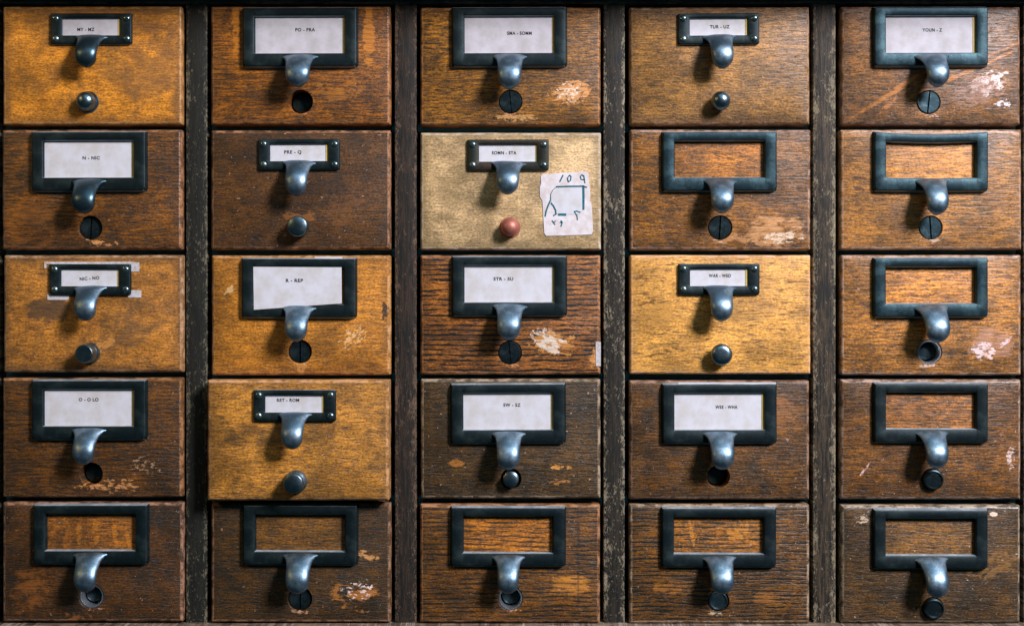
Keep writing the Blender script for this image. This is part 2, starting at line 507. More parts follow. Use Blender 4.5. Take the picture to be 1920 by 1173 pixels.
cpart("cornice", stile_wood("cornice wood", 22, False, (70, 52, 36), (24, 24, 22), (120, 110, 90), 0.25),
      [(XL - 0.03, -0.062, W(0, -60).z, XR + 0.03, 0.12, W(0, -100).z)], 0.004)
cpart("bottom_rail", M_LEDGE, [(XL - 0.004, -0.0065, W(0, 1240).z, XR + 0.004, 0.099, W(0, 1169.0).z)], 0.0012)
cpart("back_panel", M_CARCASS, [(XL, 0.1005, ZB, XR, 0.106, ZT)])
cpart("side_panel", M_CARCASS, [(XL - 0.012, 0.0, ZB, XL - 0.0005, 0.106, ZT)])
cpart("side_panel", M_CARCASS, [(XR + 0.0005, 0.0, ZB, XR + 0.012, 0.106, ZT)])

# ------------------------------------------------------------------ drawers
GROUP = "drawers of the card catalogue"
CREAM = (214, 196, 182); WHITE = (214, 208, 212); PINK = (196, 150, 122); GOLD = (190, 130, 56)
DR = [
 # id, rect, holder (kind,cx,top,tilt), frame mat, pull mat, text (str, px, py), rod (kind,cx,cy,r), wood kwargs, label
 dict(id='11', r=(5, 12, 341, 234), h=('S', 170.5, 25, 0), t=('MY - MZ', 161, 56), rod=('ball', 165, 192, 19), card=M_CARD_SHADED, pm=M_PULLD,
      wood=dict(mott=0.32, stripe=0.1, period=9, light=(224, 146, 50), dark=(150, 96, 40), raw=(212, 160, 104), gf=0.10, line=0.45, pore=0.25, stain=0.62, stain_c=(104, 74, 44), edge=0.75, soft=0.8, spots=0.25,
        patches=[(95, 120, 95, 105, (120, 84, 48, .7), 0.02, .02, 0), (-10, 190, 150, 34, (96, 66, 40, .6), 0.03, .02, 0)]),
      label="golden drawer at the top left corner, small dark frame lettered MY"),
 dict(id='21', r=(395, 12, 732, 234), h=('L', 562, 14.5, 0), t=('PO - PRA', 572, 56.5), rod=('hole', 564, 191, 21), card=M_CARD_SHADED,
      wood=dict(h0=0.92, stripe=0.6, period=8.5, light=(176, 106, 34), dark=(66, 44, 32), raw=(190, 130, 84), gf=0.12, line=0.85, pore=0.6, stain=0.45, edge=0.4, fleck=(.02, .045, 70, .56, .8),
        patches=[(128, 170, 12, 70, (190, 118, 34, .8), 0.08, .05, 0), (-121, 175, 9, 60, (190, 118, 34, .7), 0.06, .05, 0), (75, 60, 60, 22, (186, 116, 36, .5), 0, .05, 0)]),
      label="orange brown drawer with large frame lettered PO - PRA above an empty dark hole"),
 dict(id='31', r=(788, 14, 1126, 235), h=('L', 955, 14, 0), t=('SMA - SOMM', 974, 63), rod=('plug', 957, 191, 21, 0.0), card=M_CARD_SHADED,
      wood=dict(h0=0.9, stripe=0.6, period=8, light=(180, 118, 38), dark=(58, 42, 30), raw=(196, 132, 88), gf=0.13, line=0.85, pore=0.7, stain=0.4, edge=0.35, fleck=(.02, .05, 60, .57, .7),
        patches=[(115, 62, 46, 26, (206, 140, 76, .9), 0.03, .10, 15), (110, 62, 40, 26, (226, 206, 180, .95), -0.06, .13, 0), (10, 14, 60, 10, (200, 150, 90, .8), -.02, .08, 0)]),
      label="top row middle drawer with gold chips right of a dark plug"),
 dict(id='41', r=(1181, 13, 1519, 234), h=('S', 1348.5, 25, 0), t=('TUR - UZ', 1350, 51), rod=('ball2', 1349, 192, 19), tilt=-0.25, card=M_CARD, fm=M_FRAME,
      wood=dict(h0=0.95, mott=0.5, light=(176, 124, 68), dark=(116, 80, 50), raw=(214, 176, 148), gf=0.15, line=0.7, pore=0.45, stain=0.38, stain_c=(70, 50, 38), edge=0.5, soft=.6, spots=0.35,
        patches=[(-66, 125, 8, 22, (190, 140, 90, .5), 0.0, .08, 80)]),
      label="light brown top row drawer with small frame lettered TUR - UZ and round dark knob"),
 dict(id='51', r=(1577, 12, 1914, 234), h=('L', 1746.5, 13.5, 0), t=('YOUN - Z', 1748, 57), rod=('slotb', 1741, 192, 21, -0.0005, 6), card=M_CARD_SHADED, fm=M_FRAME_SHEEN, pull_lift=1,
      wood=dict(h0=0.9, light=(160, 106, 58), dark=(78, 58, 46), raw=(200, 160, 140), gf=0.11, line=0.6, pore=0.5, stain=0.45, edge=0.45, fleck=(.009, .045, 24, .54, .9), spots=0.5,
        patches=[(60, 96, 120, 5, (196, 124, 56, .8), .06, .04, 24), (-70, 62, 90, 6, (190, 120, 52, .8), .05, .04, 32), (100, 125, 80, 4, (190, 122, 56, .7), .05, .04, 24), (108, 78, 46, 26, (228, 206, 198, .95), 0.0, .075, 20), (135, 40, 20, 12, (222, 212, 214, .95), -0.03, .12, 0), (-75, 40, 60, 6, (200, 130, 80, .5), -.02, .05, 38), (90, 62, 62, 44, (150, 112, 92, .7), .02, .06, 20)]),
      label="top right corner drawer with torn white residue beside a slotted grey plug"),
 dict(id='12', r=(3, 243, 341, 468), h=('L', 165.5, 247.5, 0), t=('N - NIC', 171, 296.5), rod=('slot', 169, 427, 21, 0.0028, 3), card=M_CARD, pm=M_PULLD,
      wood=dict(h0=0.8, stripe=0.6, period=8, light=(150, 92, 36), dark=(50, 38, 30), raw=(196, 140, 100), gf=0.12, line=0.85, pore=0.7, stain=0.6, edge=0.4, spots=0.35,
        patches=[(20, 12, 34, 8, (216, 150, 90, .9), -0.03, .10, 0), (-120, 50, 60, 60, (160, 96, 34, .4), .02, .03, 0)]),
      label="dark brown drawer, large frame lettered N - NIC over a slotted plug"),
 dict(id='22', r=(395, 244, 732, 468), h=('S', 560.5, 260.5, 0), t=('PRE - Q', 549, 285.5), rod=('cyl', 562, 426, 19), card=M_CARD,
      wood=dict(h0=0.72, stripe=0.1, period=8, light=(118, 76, 42), dark=(64, 46, 34), raw=(206, 150, 110), gf=0.14, line=0.5, pore=0.4, stain=0.55, stain_c=(46, 38, 32), edge=0.3, soft=.6, spots=.5,
        patches=[(-2, 62, 44, 16, (150, 96, 44, .5), 0.0, .06, 0), (80, 70, 60, 60, (130, 84, 44, .3), -0.02, .06, 0)]),
      label="chocolate brown drawer with small screwed frame lettered PRE - Q and flat round knob"),
 dict(id='32', r=(788, 248.5, 1127, 468.5), h=('S', 952.5, 261.5, 0), t=('SOMN - STA', 945, 287), rod=('ballc', 956, 427, 18), card=M_CARD, fm=M_FRAME3,
      wood=dict(mott=0.18, stripe=0, period=8, light=(206, 174, 140), dark=(160, 134, 98), raw=(220, 204, 190), gf=0.10, line=0.35, pore=0.2, stain=0.45, stain_c=(120, 102, 66), edge=0.65, soft=.9, spots=.22, fleck=(.02, .03, 0, .6, .3)),
      label="pale olive tan drawer with copper coloured knob and torn white sticker"),
 dict(id='42', r=(1181, 243, 1520, 469), h=('L', 1349.5, 247.5, 0), t=None, rod=('slot', 1350, 427, 21.5, 0.0006, 3), fm=M_FRAME_SHEEN,
      wood=dict(h0=0.92, stripe=0.4, period=8, light=(168, 108, 44), dark=(78, 54, 38), raw=(206, 170, 150), gf=0.12, line=0.75, pore=0.55, stain=0.45, edge=0.35, spots=.5,
        patches=[(100, 34, 66, 34, (206, 150, 98, .9), 0.05, .045, 8), (115, 24, 48, 14, (226, 204, 180, .95), -0.01, .11, 5), (20, 22, 40, 14, (196, 140, 90, .6), .0, .07, 0)]),
      label="orange brown drawer with empty frame and scraped raw wood at lower right"),
 dict(id='52', r=(1576, 243, 1916, 468), h=('L', 1747, 247.5, 0), t=None, rod=('slotb', 1745, 427, 21, 0.0004, -4), fm=M_FRAME_SHEEN, warp=1, pull_lift=1,
      wood=dict(h0=1.05, mott=0.4, light=(184, 124, 66), dark=(110, 76, 48), raw=(210, 180, 160), gf=0.14, line=0.75, pore=0.5, stain=0.4, stain_c=(96, 70, 54), edge=0.35, spots=.35,
        patches=[(-125, 133, 26, 4, (40, 34, 34, .8), 0.04, .05, -8), (-140, 115, 16, 5, (50, 40, 50, .7), 0.04, .05, -5), (60, 55, 40, 14, (80, 62, 40, .5), 0.02, .05, 0)]),
      label="light brown right column drawer whose empty blue grey frame is bowed at the top"),
 dict(id='13', r=(6, 478, 343, 698), h=('S', 168.5, 495, 0.4), t=('NIC - NO', 168, 522), rod=('cylr', 168, 662, 18), card=M_CARD, tt=4,
      wood=dict(mott=0.4, stripe=0.1, period=9, light=(196, 130, 58), dark=(112, 78, 46), raw=(216, 176, 140), gf=0.11, line=0.4, pore=0.3, stain=0.55, stain_c=(78, 60, 42), edge=0.7, soft=.8, spots=.45,
        patches=[(-85, 116, 38, 26, (84, 64, 46, .9), 0.12, .03, 0), (70, 90, 110, 44, (96, 72, 48, .7), .02, .025, 30), (20, 50, 30, 12, (206, 140, 66, .6), .02, .06, 30)]),
      label="golden olive drawer with white tape scraps round its small frame, lettered NIC - NO"),
 dict(id='23', r=(396, 478.5, 732, 703), h=('L', 560, 485, 0.25), t=('R - REP', 552, 526), rod=('slot', 562, 659, 21, 0.002, 0), card=M_CARD, cardtilt=3.2,
      wood=dict(mott=0.35, light=(204, 134, 50), dark=(116, 76, 38), raw=(226, 180, 130), gf=0.13, line=0.6, pore=0.4, stain=0.3, edge=0.4, stain_c=(96, 64, 36), soft=.5, spots=.3,
        patches=[(98, 72, 40, 24, (220, 176, 120, .9), -0.05, .12, 40), (-135, 158, 16, 10, (220, 180, 120, .8), 0, .1, 40), (158, 120, 8, 22, (44, 34, 30, .9), .03, .07, 0), (0, 26, 60, 14, (214, 150, 80, .5), .02, .07, 90)]),
      label="golden drawer with its white card slipped askew above a dark slotted plug"),
 dict(id='33', r=(788, 478, 1126, 702), h=('L', 955, 481.5, 0), t=('STR - SU', 944, 523), rod=('plug', 956, 661, 21, 0.0), card=M_CARD,
      wood=dict(h0=0.92, stripe=1.0, period=9.4, wob=0.5, light=(184, 112, 48), dark=(56, 38, 30), raw=(206, 150, 110), gf=0.105, line=1.0, pore=0.6, stain=0.35, edge=0.35, spots=.3, soft=.0, fleck=(.02, .04, 0, .68, .4),
        patches=[(78, 58, 60, 30, (196, 134, 62, .8), 0.0, .06, 0), (72, 62, 46, 24, (212, 192, 172, .97), 0.0, .07, -25), (158, 30, 12, 22, (206, 140, 66, .8), .03, .08, 0)]),
      label="finely striped orange drawer with peeled pale paint, lettered STR - SU"),
 dict(id='43', r=(1181, 478, 1520, 701), h=('S', 1348.5, 494.5, 0), t=('WAR - WED', 1350, 517), rod=('dome', 1350, 664, 20), card=M_CARD,
      wood=dict(mott=0.22, stripe=0.25, period=12, light=(236, 172, 90), dark=(166, 118, 58), raw=(228, 186, 160), gf=0.14, line=0.6, pore=0.9, stain=0.32, edge=0.35, stain_c=(184, 136, 76), soft=.3, spots=.15,
        patches=[(-108, 115, 22, 27, (172, 124, 58, .6), 0.14, .02, 0), (80, 120, 60, 30, (150, 108, 62, .45), -.02, .05, 0)]),
      label="bright yellow oak drawer with small screwed frame and dark domed knob"),
 dict(id='53', r=(1577, 478, 1915, 703), h=('L', 1746.5, 484, 0), t=None, rod=('bush', 1743, 660, 22), fm=M_FRAME_SHEEN, pull_lift=1,
      wood=dict(stripe=0.5, period=8, light=(198, 132, 62), dark=(92, 68, 44), raw=(208, 180, 164), gf=0.125, line=0.8, pore=0.65, stain=0.35, edge=0.3, spots=.4, fleck=(.02, .05, 20, .58, .7),
        patches=[(112, 60, 50, 34, (168, 124, 100, .75), .04, .05, 0), (98, 46, 34, 22, (226, 200, 196, .95), -0.01, .07, 0), (140, 62, 30, 5, (224, 198, 198, .9), .0, .09, 38)]),
      label="golden right column drawer with empty frame, lined open hole and pink peeled patch"),
 dict(id='14', r=(4, 708, 342, 932), h=('L', 166, 713.5, 0), t=('O - O LO', 166.5, 749), rod=('hole', 171, 888, 20), card=M_CARD, cardtilt=-0.8,
      wood=dict(h0=0.72, stripe=0.7, period=8, light=(136, 84, 34), dark=(46, 36, 28), raw=(200, 140, 90), gf=0.12, line=0.85, pore=0.6, stain=0.6, edge=0.4, spots=.4,
        patches=[(40, 22, 90, 18, (206, 146, 90, .8), -0.06, .09, 0), (100, 60, 50, 30, (200, 160, 120, .6), -0.1, .1, 0)]),
      label="dark striped left column drawer with empty hole, large frame lettered O"),
 dict(id='24', r=(388, 712, 729, 938.5), h=('S', 552, 731, 0), t=('RET - ROM', 540, 750), rod=('cylr2', 555, 902, 19), card=M_CARD, out=0.0135,
      wood=dict(mott=0.45, light=(204, 140, 62), dark=(120, 84, 46), raw=(224, 172, 130), gf=0.14, line=0.55, pore=0.45, stain=0.5, stain_c=(84, 66, 42), edge=0.4, soft=.6, spots=.5,
        patches=[(-90, 120, 60, 34, (66, 52, 36, .7), .0, .03, 0)]),
      label="olive gold drawer pulled slightly out of the cabinet, lettered RET - ROM"),
 dict(id='34', r=(789, 710, 1126, 934), h=('L', 953, 720.5, 0), t=('SW - SZ', 960, 759), rod=('knobs', 958, 897, 15), card=M_CARD,
      wood=dict(h0=0.66, stripe=0.5, period=8, light=(122, 88, 54), dark=(42, 36, 30), raw=(206, 180, 150), gf=0.13, line=0.85, pore=0.7, stain=0.6, stain_c=(40, 38, 32), edge=0.4, spots=.5,
        patches=[(92, 60, 30, 8, (204, 140, 62, .9), -0.02, .08, 0), (90, 32, 26, 8, (180, 120, 56, .8), -.02, .09, 0), (-100, 66, 24, 10, (170, 110, 46, .8), .0, .06, 0)]),
      label="blackish green brown drawer lettered SW - SZ with small ringed knob"),
 dict(id='44', r=(1180, 713, 1518, 936), h=('L', 1349.5, 720.5, 0), t=('WEE - WHA', 1362, 763), rod=('holed', 1347, 893, 20), card=M_CARD,
      wood=dict(h0=0.72, stripe=0.5, period=7, light=(142, 92, 42), dark=(54, 40, 30), raw=(190, 150, 126), gf=0.13, line=0.75, pore=0.6, stain=0.6, edge=0.4, spots=.55,
        patches=[(120, 160, 44, 60, (166, 104, 40, .5), .0, .04, 0)]),
      label="dark reddish drawer lettered WEE - WHA with deep hole under its pull"),
 dict(id='54', r=(1576, 711, 1915, 936), h=('L', 1746.5, 719, 0), t=None, rod=('plugr', 1748, 898, 19), pull_lift=1,
      wood=dict(h0=0.8, stripe=0.45, period=7, light=(160, 102, 46), dark=(70, 50, 36), raw=(206, 180, 164), gf=0.14, line=0.75, pore=0.6, stain=0.45, edge=0.3, spots=.5, fleck=(.02, .07, 12, .62, .5),
        patches=[(-125, 55, 24, 3, (216, 176, 170, .9), .0, .06, 52), (150, 80, 12, 30, (220, 196, 190, .8), -.04, .12, 0)]),
      label="brown drawer with empty dark frame above the bottom right corner drawer"),
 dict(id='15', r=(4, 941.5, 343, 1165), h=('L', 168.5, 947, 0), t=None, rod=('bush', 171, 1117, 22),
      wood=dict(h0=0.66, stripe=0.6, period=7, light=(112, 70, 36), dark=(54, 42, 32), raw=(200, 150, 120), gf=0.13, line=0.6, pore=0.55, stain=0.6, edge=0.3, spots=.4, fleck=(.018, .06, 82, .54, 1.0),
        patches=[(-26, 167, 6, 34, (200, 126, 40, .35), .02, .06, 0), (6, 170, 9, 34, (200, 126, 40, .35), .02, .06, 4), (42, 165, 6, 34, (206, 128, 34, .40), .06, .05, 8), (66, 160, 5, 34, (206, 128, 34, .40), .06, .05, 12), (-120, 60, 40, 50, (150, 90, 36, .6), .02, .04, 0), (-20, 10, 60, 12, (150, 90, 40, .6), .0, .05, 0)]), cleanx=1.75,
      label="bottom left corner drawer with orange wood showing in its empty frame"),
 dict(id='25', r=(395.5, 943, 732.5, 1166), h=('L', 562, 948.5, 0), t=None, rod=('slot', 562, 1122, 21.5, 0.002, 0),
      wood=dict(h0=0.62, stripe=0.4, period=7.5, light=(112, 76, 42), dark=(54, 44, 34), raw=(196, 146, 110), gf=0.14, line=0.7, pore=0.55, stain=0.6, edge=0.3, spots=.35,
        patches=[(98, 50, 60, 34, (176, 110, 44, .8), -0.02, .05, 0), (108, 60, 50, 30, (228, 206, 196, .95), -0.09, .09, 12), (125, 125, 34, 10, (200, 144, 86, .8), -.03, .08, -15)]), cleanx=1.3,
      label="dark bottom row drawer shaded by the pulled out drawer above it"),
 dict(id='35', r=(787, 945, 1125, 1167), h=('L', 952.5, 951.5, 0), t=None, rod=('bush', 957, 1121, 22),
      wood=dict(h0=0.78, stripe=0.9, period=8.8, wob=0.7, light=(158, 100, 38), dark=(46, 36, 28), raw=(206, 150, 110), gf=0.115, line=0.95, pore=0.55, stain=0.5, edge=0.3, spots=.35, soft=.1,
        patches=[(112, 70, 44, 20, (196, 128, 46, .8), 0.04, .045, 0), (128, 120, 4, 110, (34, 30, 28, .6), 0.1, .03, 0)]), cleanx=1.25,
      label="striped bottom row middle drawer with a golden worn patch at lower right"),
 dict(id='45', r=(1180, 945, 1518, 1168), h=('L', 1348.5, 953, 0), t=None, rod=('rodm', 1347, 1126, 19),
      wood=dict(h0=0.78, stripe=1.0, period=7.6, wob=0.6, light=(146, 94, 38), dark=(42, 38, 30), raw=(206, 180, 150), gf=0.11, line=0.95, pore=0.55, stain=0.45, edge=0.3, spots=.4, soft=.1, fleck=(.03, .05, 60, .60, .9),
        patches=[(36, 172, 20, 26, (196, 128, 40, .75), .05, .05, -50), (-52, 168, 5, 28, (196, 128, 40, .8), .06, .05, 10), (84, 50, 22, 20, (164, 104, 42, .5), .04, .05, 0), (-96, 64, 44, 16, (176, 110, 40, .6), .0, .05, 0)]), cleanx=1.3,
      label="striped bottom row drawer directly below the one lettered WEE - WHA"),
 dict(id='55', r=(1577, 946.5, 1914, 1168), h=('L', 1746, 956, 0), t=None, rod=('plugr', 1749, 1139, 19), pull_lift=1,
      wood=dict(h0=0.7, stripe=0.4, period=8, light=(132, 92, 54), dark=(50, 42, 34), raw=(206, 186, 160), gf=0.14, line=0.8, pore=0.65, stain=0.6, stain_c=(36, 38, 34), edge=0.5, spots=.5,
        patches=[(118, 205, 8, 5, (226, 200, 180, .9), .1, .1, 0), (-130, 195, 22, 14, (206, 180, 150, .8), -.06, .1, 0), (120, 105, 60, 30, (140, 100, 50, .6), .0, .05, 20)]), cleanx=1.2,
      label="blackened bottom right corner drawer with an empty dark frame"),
]
LW, LH = 213.0, 110.0
SW_, SH_ = 152.0, 58.0
for di, d in enumerate(DR):
    out = d.get('out', 0.0)
    yf = -out
    x0, y0, x1, y1 = d['r']
    A = W(x0, y1, yf); B = W(x1, y0, yf)
    # keep real size: the measured rectangle is on the front plane yf
    ox, oz = (A.x + B.x) / 2, A.z
    w, h = B.x - A.x, B.z - A.z
    org = Vector((ox, yf, oz))
    root = empty("card_drawer", org, d['label'], "drawer", GROUP)  # one pull-out drawer of the catalogue
    def loc(px, py, y=0.0):
        p = W(px, py, yf + y)
        return p.x - ox, p.z - oz
    kind, hcx, htop, htilt = d['h']
    HWp, HHp = (LW, LH) if kind == 'L' else (SW_, SH_)
    T = 0.0048 if kind == 'L' else 0.0028     # holder thickness
    hx, hz = loc(hcx, htop, -T)
    hw = HWp * S * (D - T) / D; hh = HHp * S * (D - T) / D
    hx0, hx1, hz1, hz0 = hx - hw / 2, hx + hw / 2, hz, hz - hh
    if kind == 'L':
        bl, bt, bb = 21 * S, 15 * S, 24 * S
    else:
        bl, bt, bb = 21.5 * S, 9.5 * S, 16.5 * S
    wx0, wx1, wz1, wz0 = hx0 + bl, hx1 - bl, hz1 - bt, hz0 + bb
    # ---- front panel
    rk = d['rod']
    rcx, rcz = loc(rk[1], rk[2])
    rr = (rk[3] + (1.0 if rk[0] in ('hole', 'holed', 'bush', 'slot', 'slotb', 'plug', 'plugr', 'rodm', 'knobs') else -6)) * S
    if rk[0] == 'knobs': rr = 19 * S
    bm = bmesh.new()
    rnd = random.Random(100 + di)
    br = 0.0018 + rnd.uniform(-0.0004, 0.0005)
    ph = [rnd.uniform(0, 6.28) for _ in range(4)]
    amp = 0.00011
    def ff(i, f0=rrect(-w / 2, 0, w / 2, h, 0.0013, 5)):
        pts = f0(i)
        # long edges get extra points so they can be slightly uneven
        res = []
        m = len(pts)
        for k in range(m):
            a = pts[k]; b = pts[(k + 1) % m]
            ln = math.hypot(b[0] - a[0], b[1] - a[1])
            nseg = 18 if ln > 0.02 else 1
            for q in range(nseg):
                t = q / nseg
                px = a[0] + (b[0] - a[0]) * t; pz = a[1] + (b[1] - a[1]) * t
                if nseg > 1:
                    if abs(b[0] - a[0]) > abs(b[1] - a[1]):
                        pz += amp * (math.sin(px * 95 + ph[0]) + 0.7 * math.sin(px * 260 + ph[1])) * min(1, 6 * t, 6 * (1 - t))
                    else:
                        px += amp * (math.sin(pz * 120 + ph[2]) + 0.7 * math.sin(pz * 290 + ph[3])) * min(1, 6 * t, 6 * (1 - t))
                res.append((px, pz))
        return res
    prof = [(0, br * 1.32), (br * 0.10, br * 1.02), (br * 0.32, br * 0.70), (br * 0.66, br * 0.36), (br * 1.05, br * 0.09), (br * 1.5, 0), (0.019, 0)]
    hole = circ(rcx, rcz, rr)
    hprof = [(0, -0.0005), (0.0003, -0.0002), (0.0009, 0), (0.019, 0)]
    plate(bm, ff, prof, [(hole, hprof)])
    me = finish(bm, "front_panel", True, 40)
    wk = dict(d['wood'])
    if rk[0] in ('slot', 'slotb', 'bush', 'hole', 'rodm', 'plug'):
        # varnish chipped away round the lower edge of the rod hole
        wk['patches'] = list(wk.get('patches', ())) + [(rcx / S + rnd.uniform(-6, 8), rcz / S - 23, 22, 7, tuple(wk['raw']) + (0.8,), -0.06 + rnd.uniform(-0.03, 0.04), 0.10, rnd.uniform(-10, 10))]
    clean = ((wx0 - 0.001) / S, (wz0 - 0.001) / S, (wx1 + 0.001) / S, (wz1 + 0.001) / S) if not d['t'] else None
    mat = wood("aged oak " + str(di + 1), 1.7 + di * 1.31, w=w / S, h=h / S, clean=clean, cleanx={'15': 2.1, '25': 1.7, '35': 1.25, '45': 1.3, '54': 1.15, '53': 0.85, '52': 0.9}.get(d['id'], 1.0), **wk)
    fp = new_obj("front_panel", me, mat, root)
    if d['id'] == '24':
        bm = bmesh.new()
        box(bm, -w / 2 + 0.004, 0.0195, 0.004, -w / 2 + 0.011, 0.085, h - 0.02)
        box(bm, w / 2 - 0.011, 0.0195, 0.004, w / 2 - 0.004, 0.085, h - 0.02)
        box(bm, -w / 2 + 0.0115, 0.0195, 0.004, w / 2 - 0.0115, 0.085, 0.008)
        new_obj("drawer_box", finish(bm, "drawer_box", False), M_BOX, root)
    # ---- label holder
    bm = bmesh.new()
    cr = (7 if kind == 'L' else 4.5) * S
    warpf = None
    if d.get('warp'):
        def warpf(px, pz, hx=hx, hz0=hz0, hz1=hz1, hw=hw):
            t = (px - hx) / (hw / 2)
            k = (pz - hz0) / (hz1 - hz0)
            return px, pz - 4.5 * S * max(0, 1 - t * t) * k + 1.5 * S * max(0, 1 - t * t) * (1 - k) - 2 * S * (1 - k) * max(0, 1 - t * t)
    def dens(f):
        def g(i):
            pts = f(i); res = []; m = len(pts)
            for k in range(m):
                a = pts[k]; b = pts[(k + 1) % m]
                ns = 14 if math.hypot(b[0] - a[0], b[1] - a[1]) > 0.012 else 1
                for q in range(ns):
                    t = q / ns
                    res.append((a[0] + (b[0] - a[0]) * t, a[1] + (b[1] - a[1]) * t))
            return res
        return g
    def outer(i, cr=cr):
        # lower corners more rounded than the upper ones
        X0, X1, Z0, Z1 = hx0 + i, hx1 - i, hz0 + i, hz1 - i
        pts = []
        for cx, cz, a0, r in ((X1, Z1, 0, 2.2 * S), (X0, Z1, 90, 2.2 * S), (X0, Z0, 180, cr), (X1, Z0, 270, cr)):
            r = max(r - i * 0.5, 0.0002)
            sx = -1 if a0 in (0, 270) else 1; sz = -1 if a0 in (0, 90) else 1
            for k in range(6):
                a = math.radians(a0 + 18.0 * k)
                pts.append((cx + sx * r + r * math.cos(a), cz + sz * r + r * math.sin(a)))
        return pts
    if kind == 'L':
        po = [(-T, 0.0011), (-T + 0.0002, 0.0006), (-T + 0.0006, 0.0002), (-T + 0.0012, 0.0), (0.0002, -0.0012)]
        pi = [(-T, -0.0007), (-T + 0.0002, -0.0003), (-T + 0.0005, 0.0001), (0.0002, 0.0010)]
    else:
        po = [(-T, 0.0009), (-T + 0.0003, 0.0003), (-T + 0.0008, 0.0), (0.0002, -0.0003)]
        pi = [(-T, -0.0006), (-T + 0.0003, -0.0002), (-T + 0.0006, 0.0), (0.0002, 0.0)]
    plate(bm, dens(outer), po, [(dens(rrect(wx0, wz0, wx1, wz1, 0.0006, 3)), pi)], warp=warpf)
    me = finish(bm, "label_holder", True, 50)
    fmat = d.get('fm') or (M_FRAME if di % 3 else M_FRAME)
    hold = new_obj("label_holder", me, [fmat, M_EDGE], root)
    for p in me.polygons:
        if abs(p.normal.y) < 0.45 and p.center.y < -0.0001:
            inner = wx0 - 0.0009 < p.center.x < wx1 + 0.0009 and wz0 - 0.0009 < p.center.z < wz1 + 0.0009
            if abs(p.normal.z) > (0.4 if inner else 0.7): p.material_index = 1
    htilt = htilt + rnd.uniform(-0.25, 0.25)
    if htilt:
        c0 = Vector((hx, 0, (hz0 + hz1) / 2)); R = Matrix.Rotation(math.radians(htilt), 4, 'Y')
        me.transform(Matrix.Translation(c0) @ R @ Matrix.Translation(-c0))
    if kind == 'S':
        bm = None
        for sxn in (-1, 1):
            for szn in (-1, 1):
                bm = bmesh.new()
                cx = hx + sxn * 66.5 * S; cz = (hz0 + hz1) / 2 + szn * 19 * S
                ra = 6.3 * S
                lathe(bm, [(-T - 0.0013, 0), (-T - 0.0012, ra * 0.45), (-T - 0.0008, ra * 0.8), (-T - 0.0002, ra), (-T + 0.0002, ra * 1.02)], cx, cz, 20)
                new_obj("screw", finish(bm, "screw"), M_SCREW, hold)
    # ---- card
    if d['t']:
        txt, tpx, tpy = d['t']
        yc = -T + (0.0030 if kind == 'L' else 0.0019)
        bm = bmesh.new()
        m_ = 2.2 * S
        box(bm, wx0 - m_, yc, wz0 - m_ * 0.9, wx1 + m_, yc + 0.0003, wz1 + m_)
        # yellow strip at the right: the frame's warm shadow put in as colour
        for f in bm.faces: f.material_index = 0
        nb = len(bm.faces)
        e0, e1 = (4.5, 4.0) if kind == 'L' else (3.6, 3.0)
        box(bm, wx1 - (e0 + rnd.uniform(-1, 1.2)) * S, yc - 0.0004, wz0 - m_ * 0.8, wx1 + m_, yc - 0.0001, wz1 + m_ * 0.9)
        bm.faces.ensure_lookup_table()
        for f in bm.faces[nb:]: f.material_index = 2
        me = finish(bm, "label_card", False)
        if d.get('cardtilt'):
            c0 = Vector((hx, 0, (wz0 + wz1) / 2 - (1.0 * S)))
            me.transform(Matrix.Translation(c0) @ Matrix.Rotation(math.radians(d['cardtilt'] * -1 if False else 0), 4, 'Y') @ Matrix.Translation(-c0))
        if d.get('cardtilt', 0) > 2:   # card slipped down on the left, drawn in front of the lower lip
            bm = bmesh.new()
            ysl = -T - 0.0005
            q = [loc(476, 580.5, ysl), loc(641, 568.5, ysl), loc(640.5, 501, ysl), loc(475, 500, ysl)]
            fr = [bm.verts.new((a, ysl, b)) for k, (a, b) in enumerate(q)]
            bk = [bm.verts.new((a, ysl + 0.0003, b)) for k, (a, b) in enumerate(q)]
            bm.faces.new(fr); bm.faces.new(bk[::-1])
            for k in range(4): bm.faces.new((fr[k], bk[k], bk[(k + 1) % 4], fr[(k + 1) % 4]))
            me = finish(bm, "label_card", False)
        card = new_obj("label_card", me, [d.get('card', M_CARD), M_INK, M_SHADE_STRIP], hold)
        # typed words, joined into the card mesh
        tm = text_mesh(txt, 8.4 * S, 0.24 * S, 0.80)
        tw = max(v.co.x for v in tm.vertices) - min(v.co.x for v in tm.vertices)
        ty = (-T + (0.0006 if d.get('cardtilt', 0) > 2 else 0)) if False else yc - 0.00008
        if d.get('cardtilt', 0) > 2: ty = -T - 0.00062
        tx, tz = loc(tpx, tpy, ty)
        nch = len(txt)
        want = nch * 4.6 * S
        tm.transform(Matrix.Translation((tx, ty, tz)) @ Matrix.Rotation(math.radians(-d.get('tt', 0)), 4, 'Y') @ Matrix.Diagonal((want / tw, 1, 1, 1)))
        bm = bmesh.new(); bm.from_mesh(card.data)
        nf = len(bm.faces)
        bm.from_mesh(tm); bm.faces.ensure_lookup_table()
        for f in bm.faces[nf:]: f.material_index = 1
        bm.to_mesh(card.data); bm.free(); bpy.data.meshes.remove(tm)
    # ---- pull
    pz = hz0 + (11.0 * S if kind == 'L' else 6.5 * S)
    pmsh = pull_mesh(1.0 if kind == 'L' else 0.985, di)
    pmsh.transform(Matrix.Rotation(math.radians(rnd.uniform(-2.2, 2.2)), 4, 'Y') @ Matrix.Diagonal((rnd.uniform(0.95, 1.05), 1, rnd.uniform(0.95, 1.04), 1)))
    pmsh.transform(Matrix.Translation((hx + (0.5 * S), -T + 0.0006, pz)))
    new_obj("pull", pmsh, d.get('pm', M_PULL), root)
    # ---- rod end
    k0 = rk[0]
    R = rk[3] * S
    bm = bmesh.new()
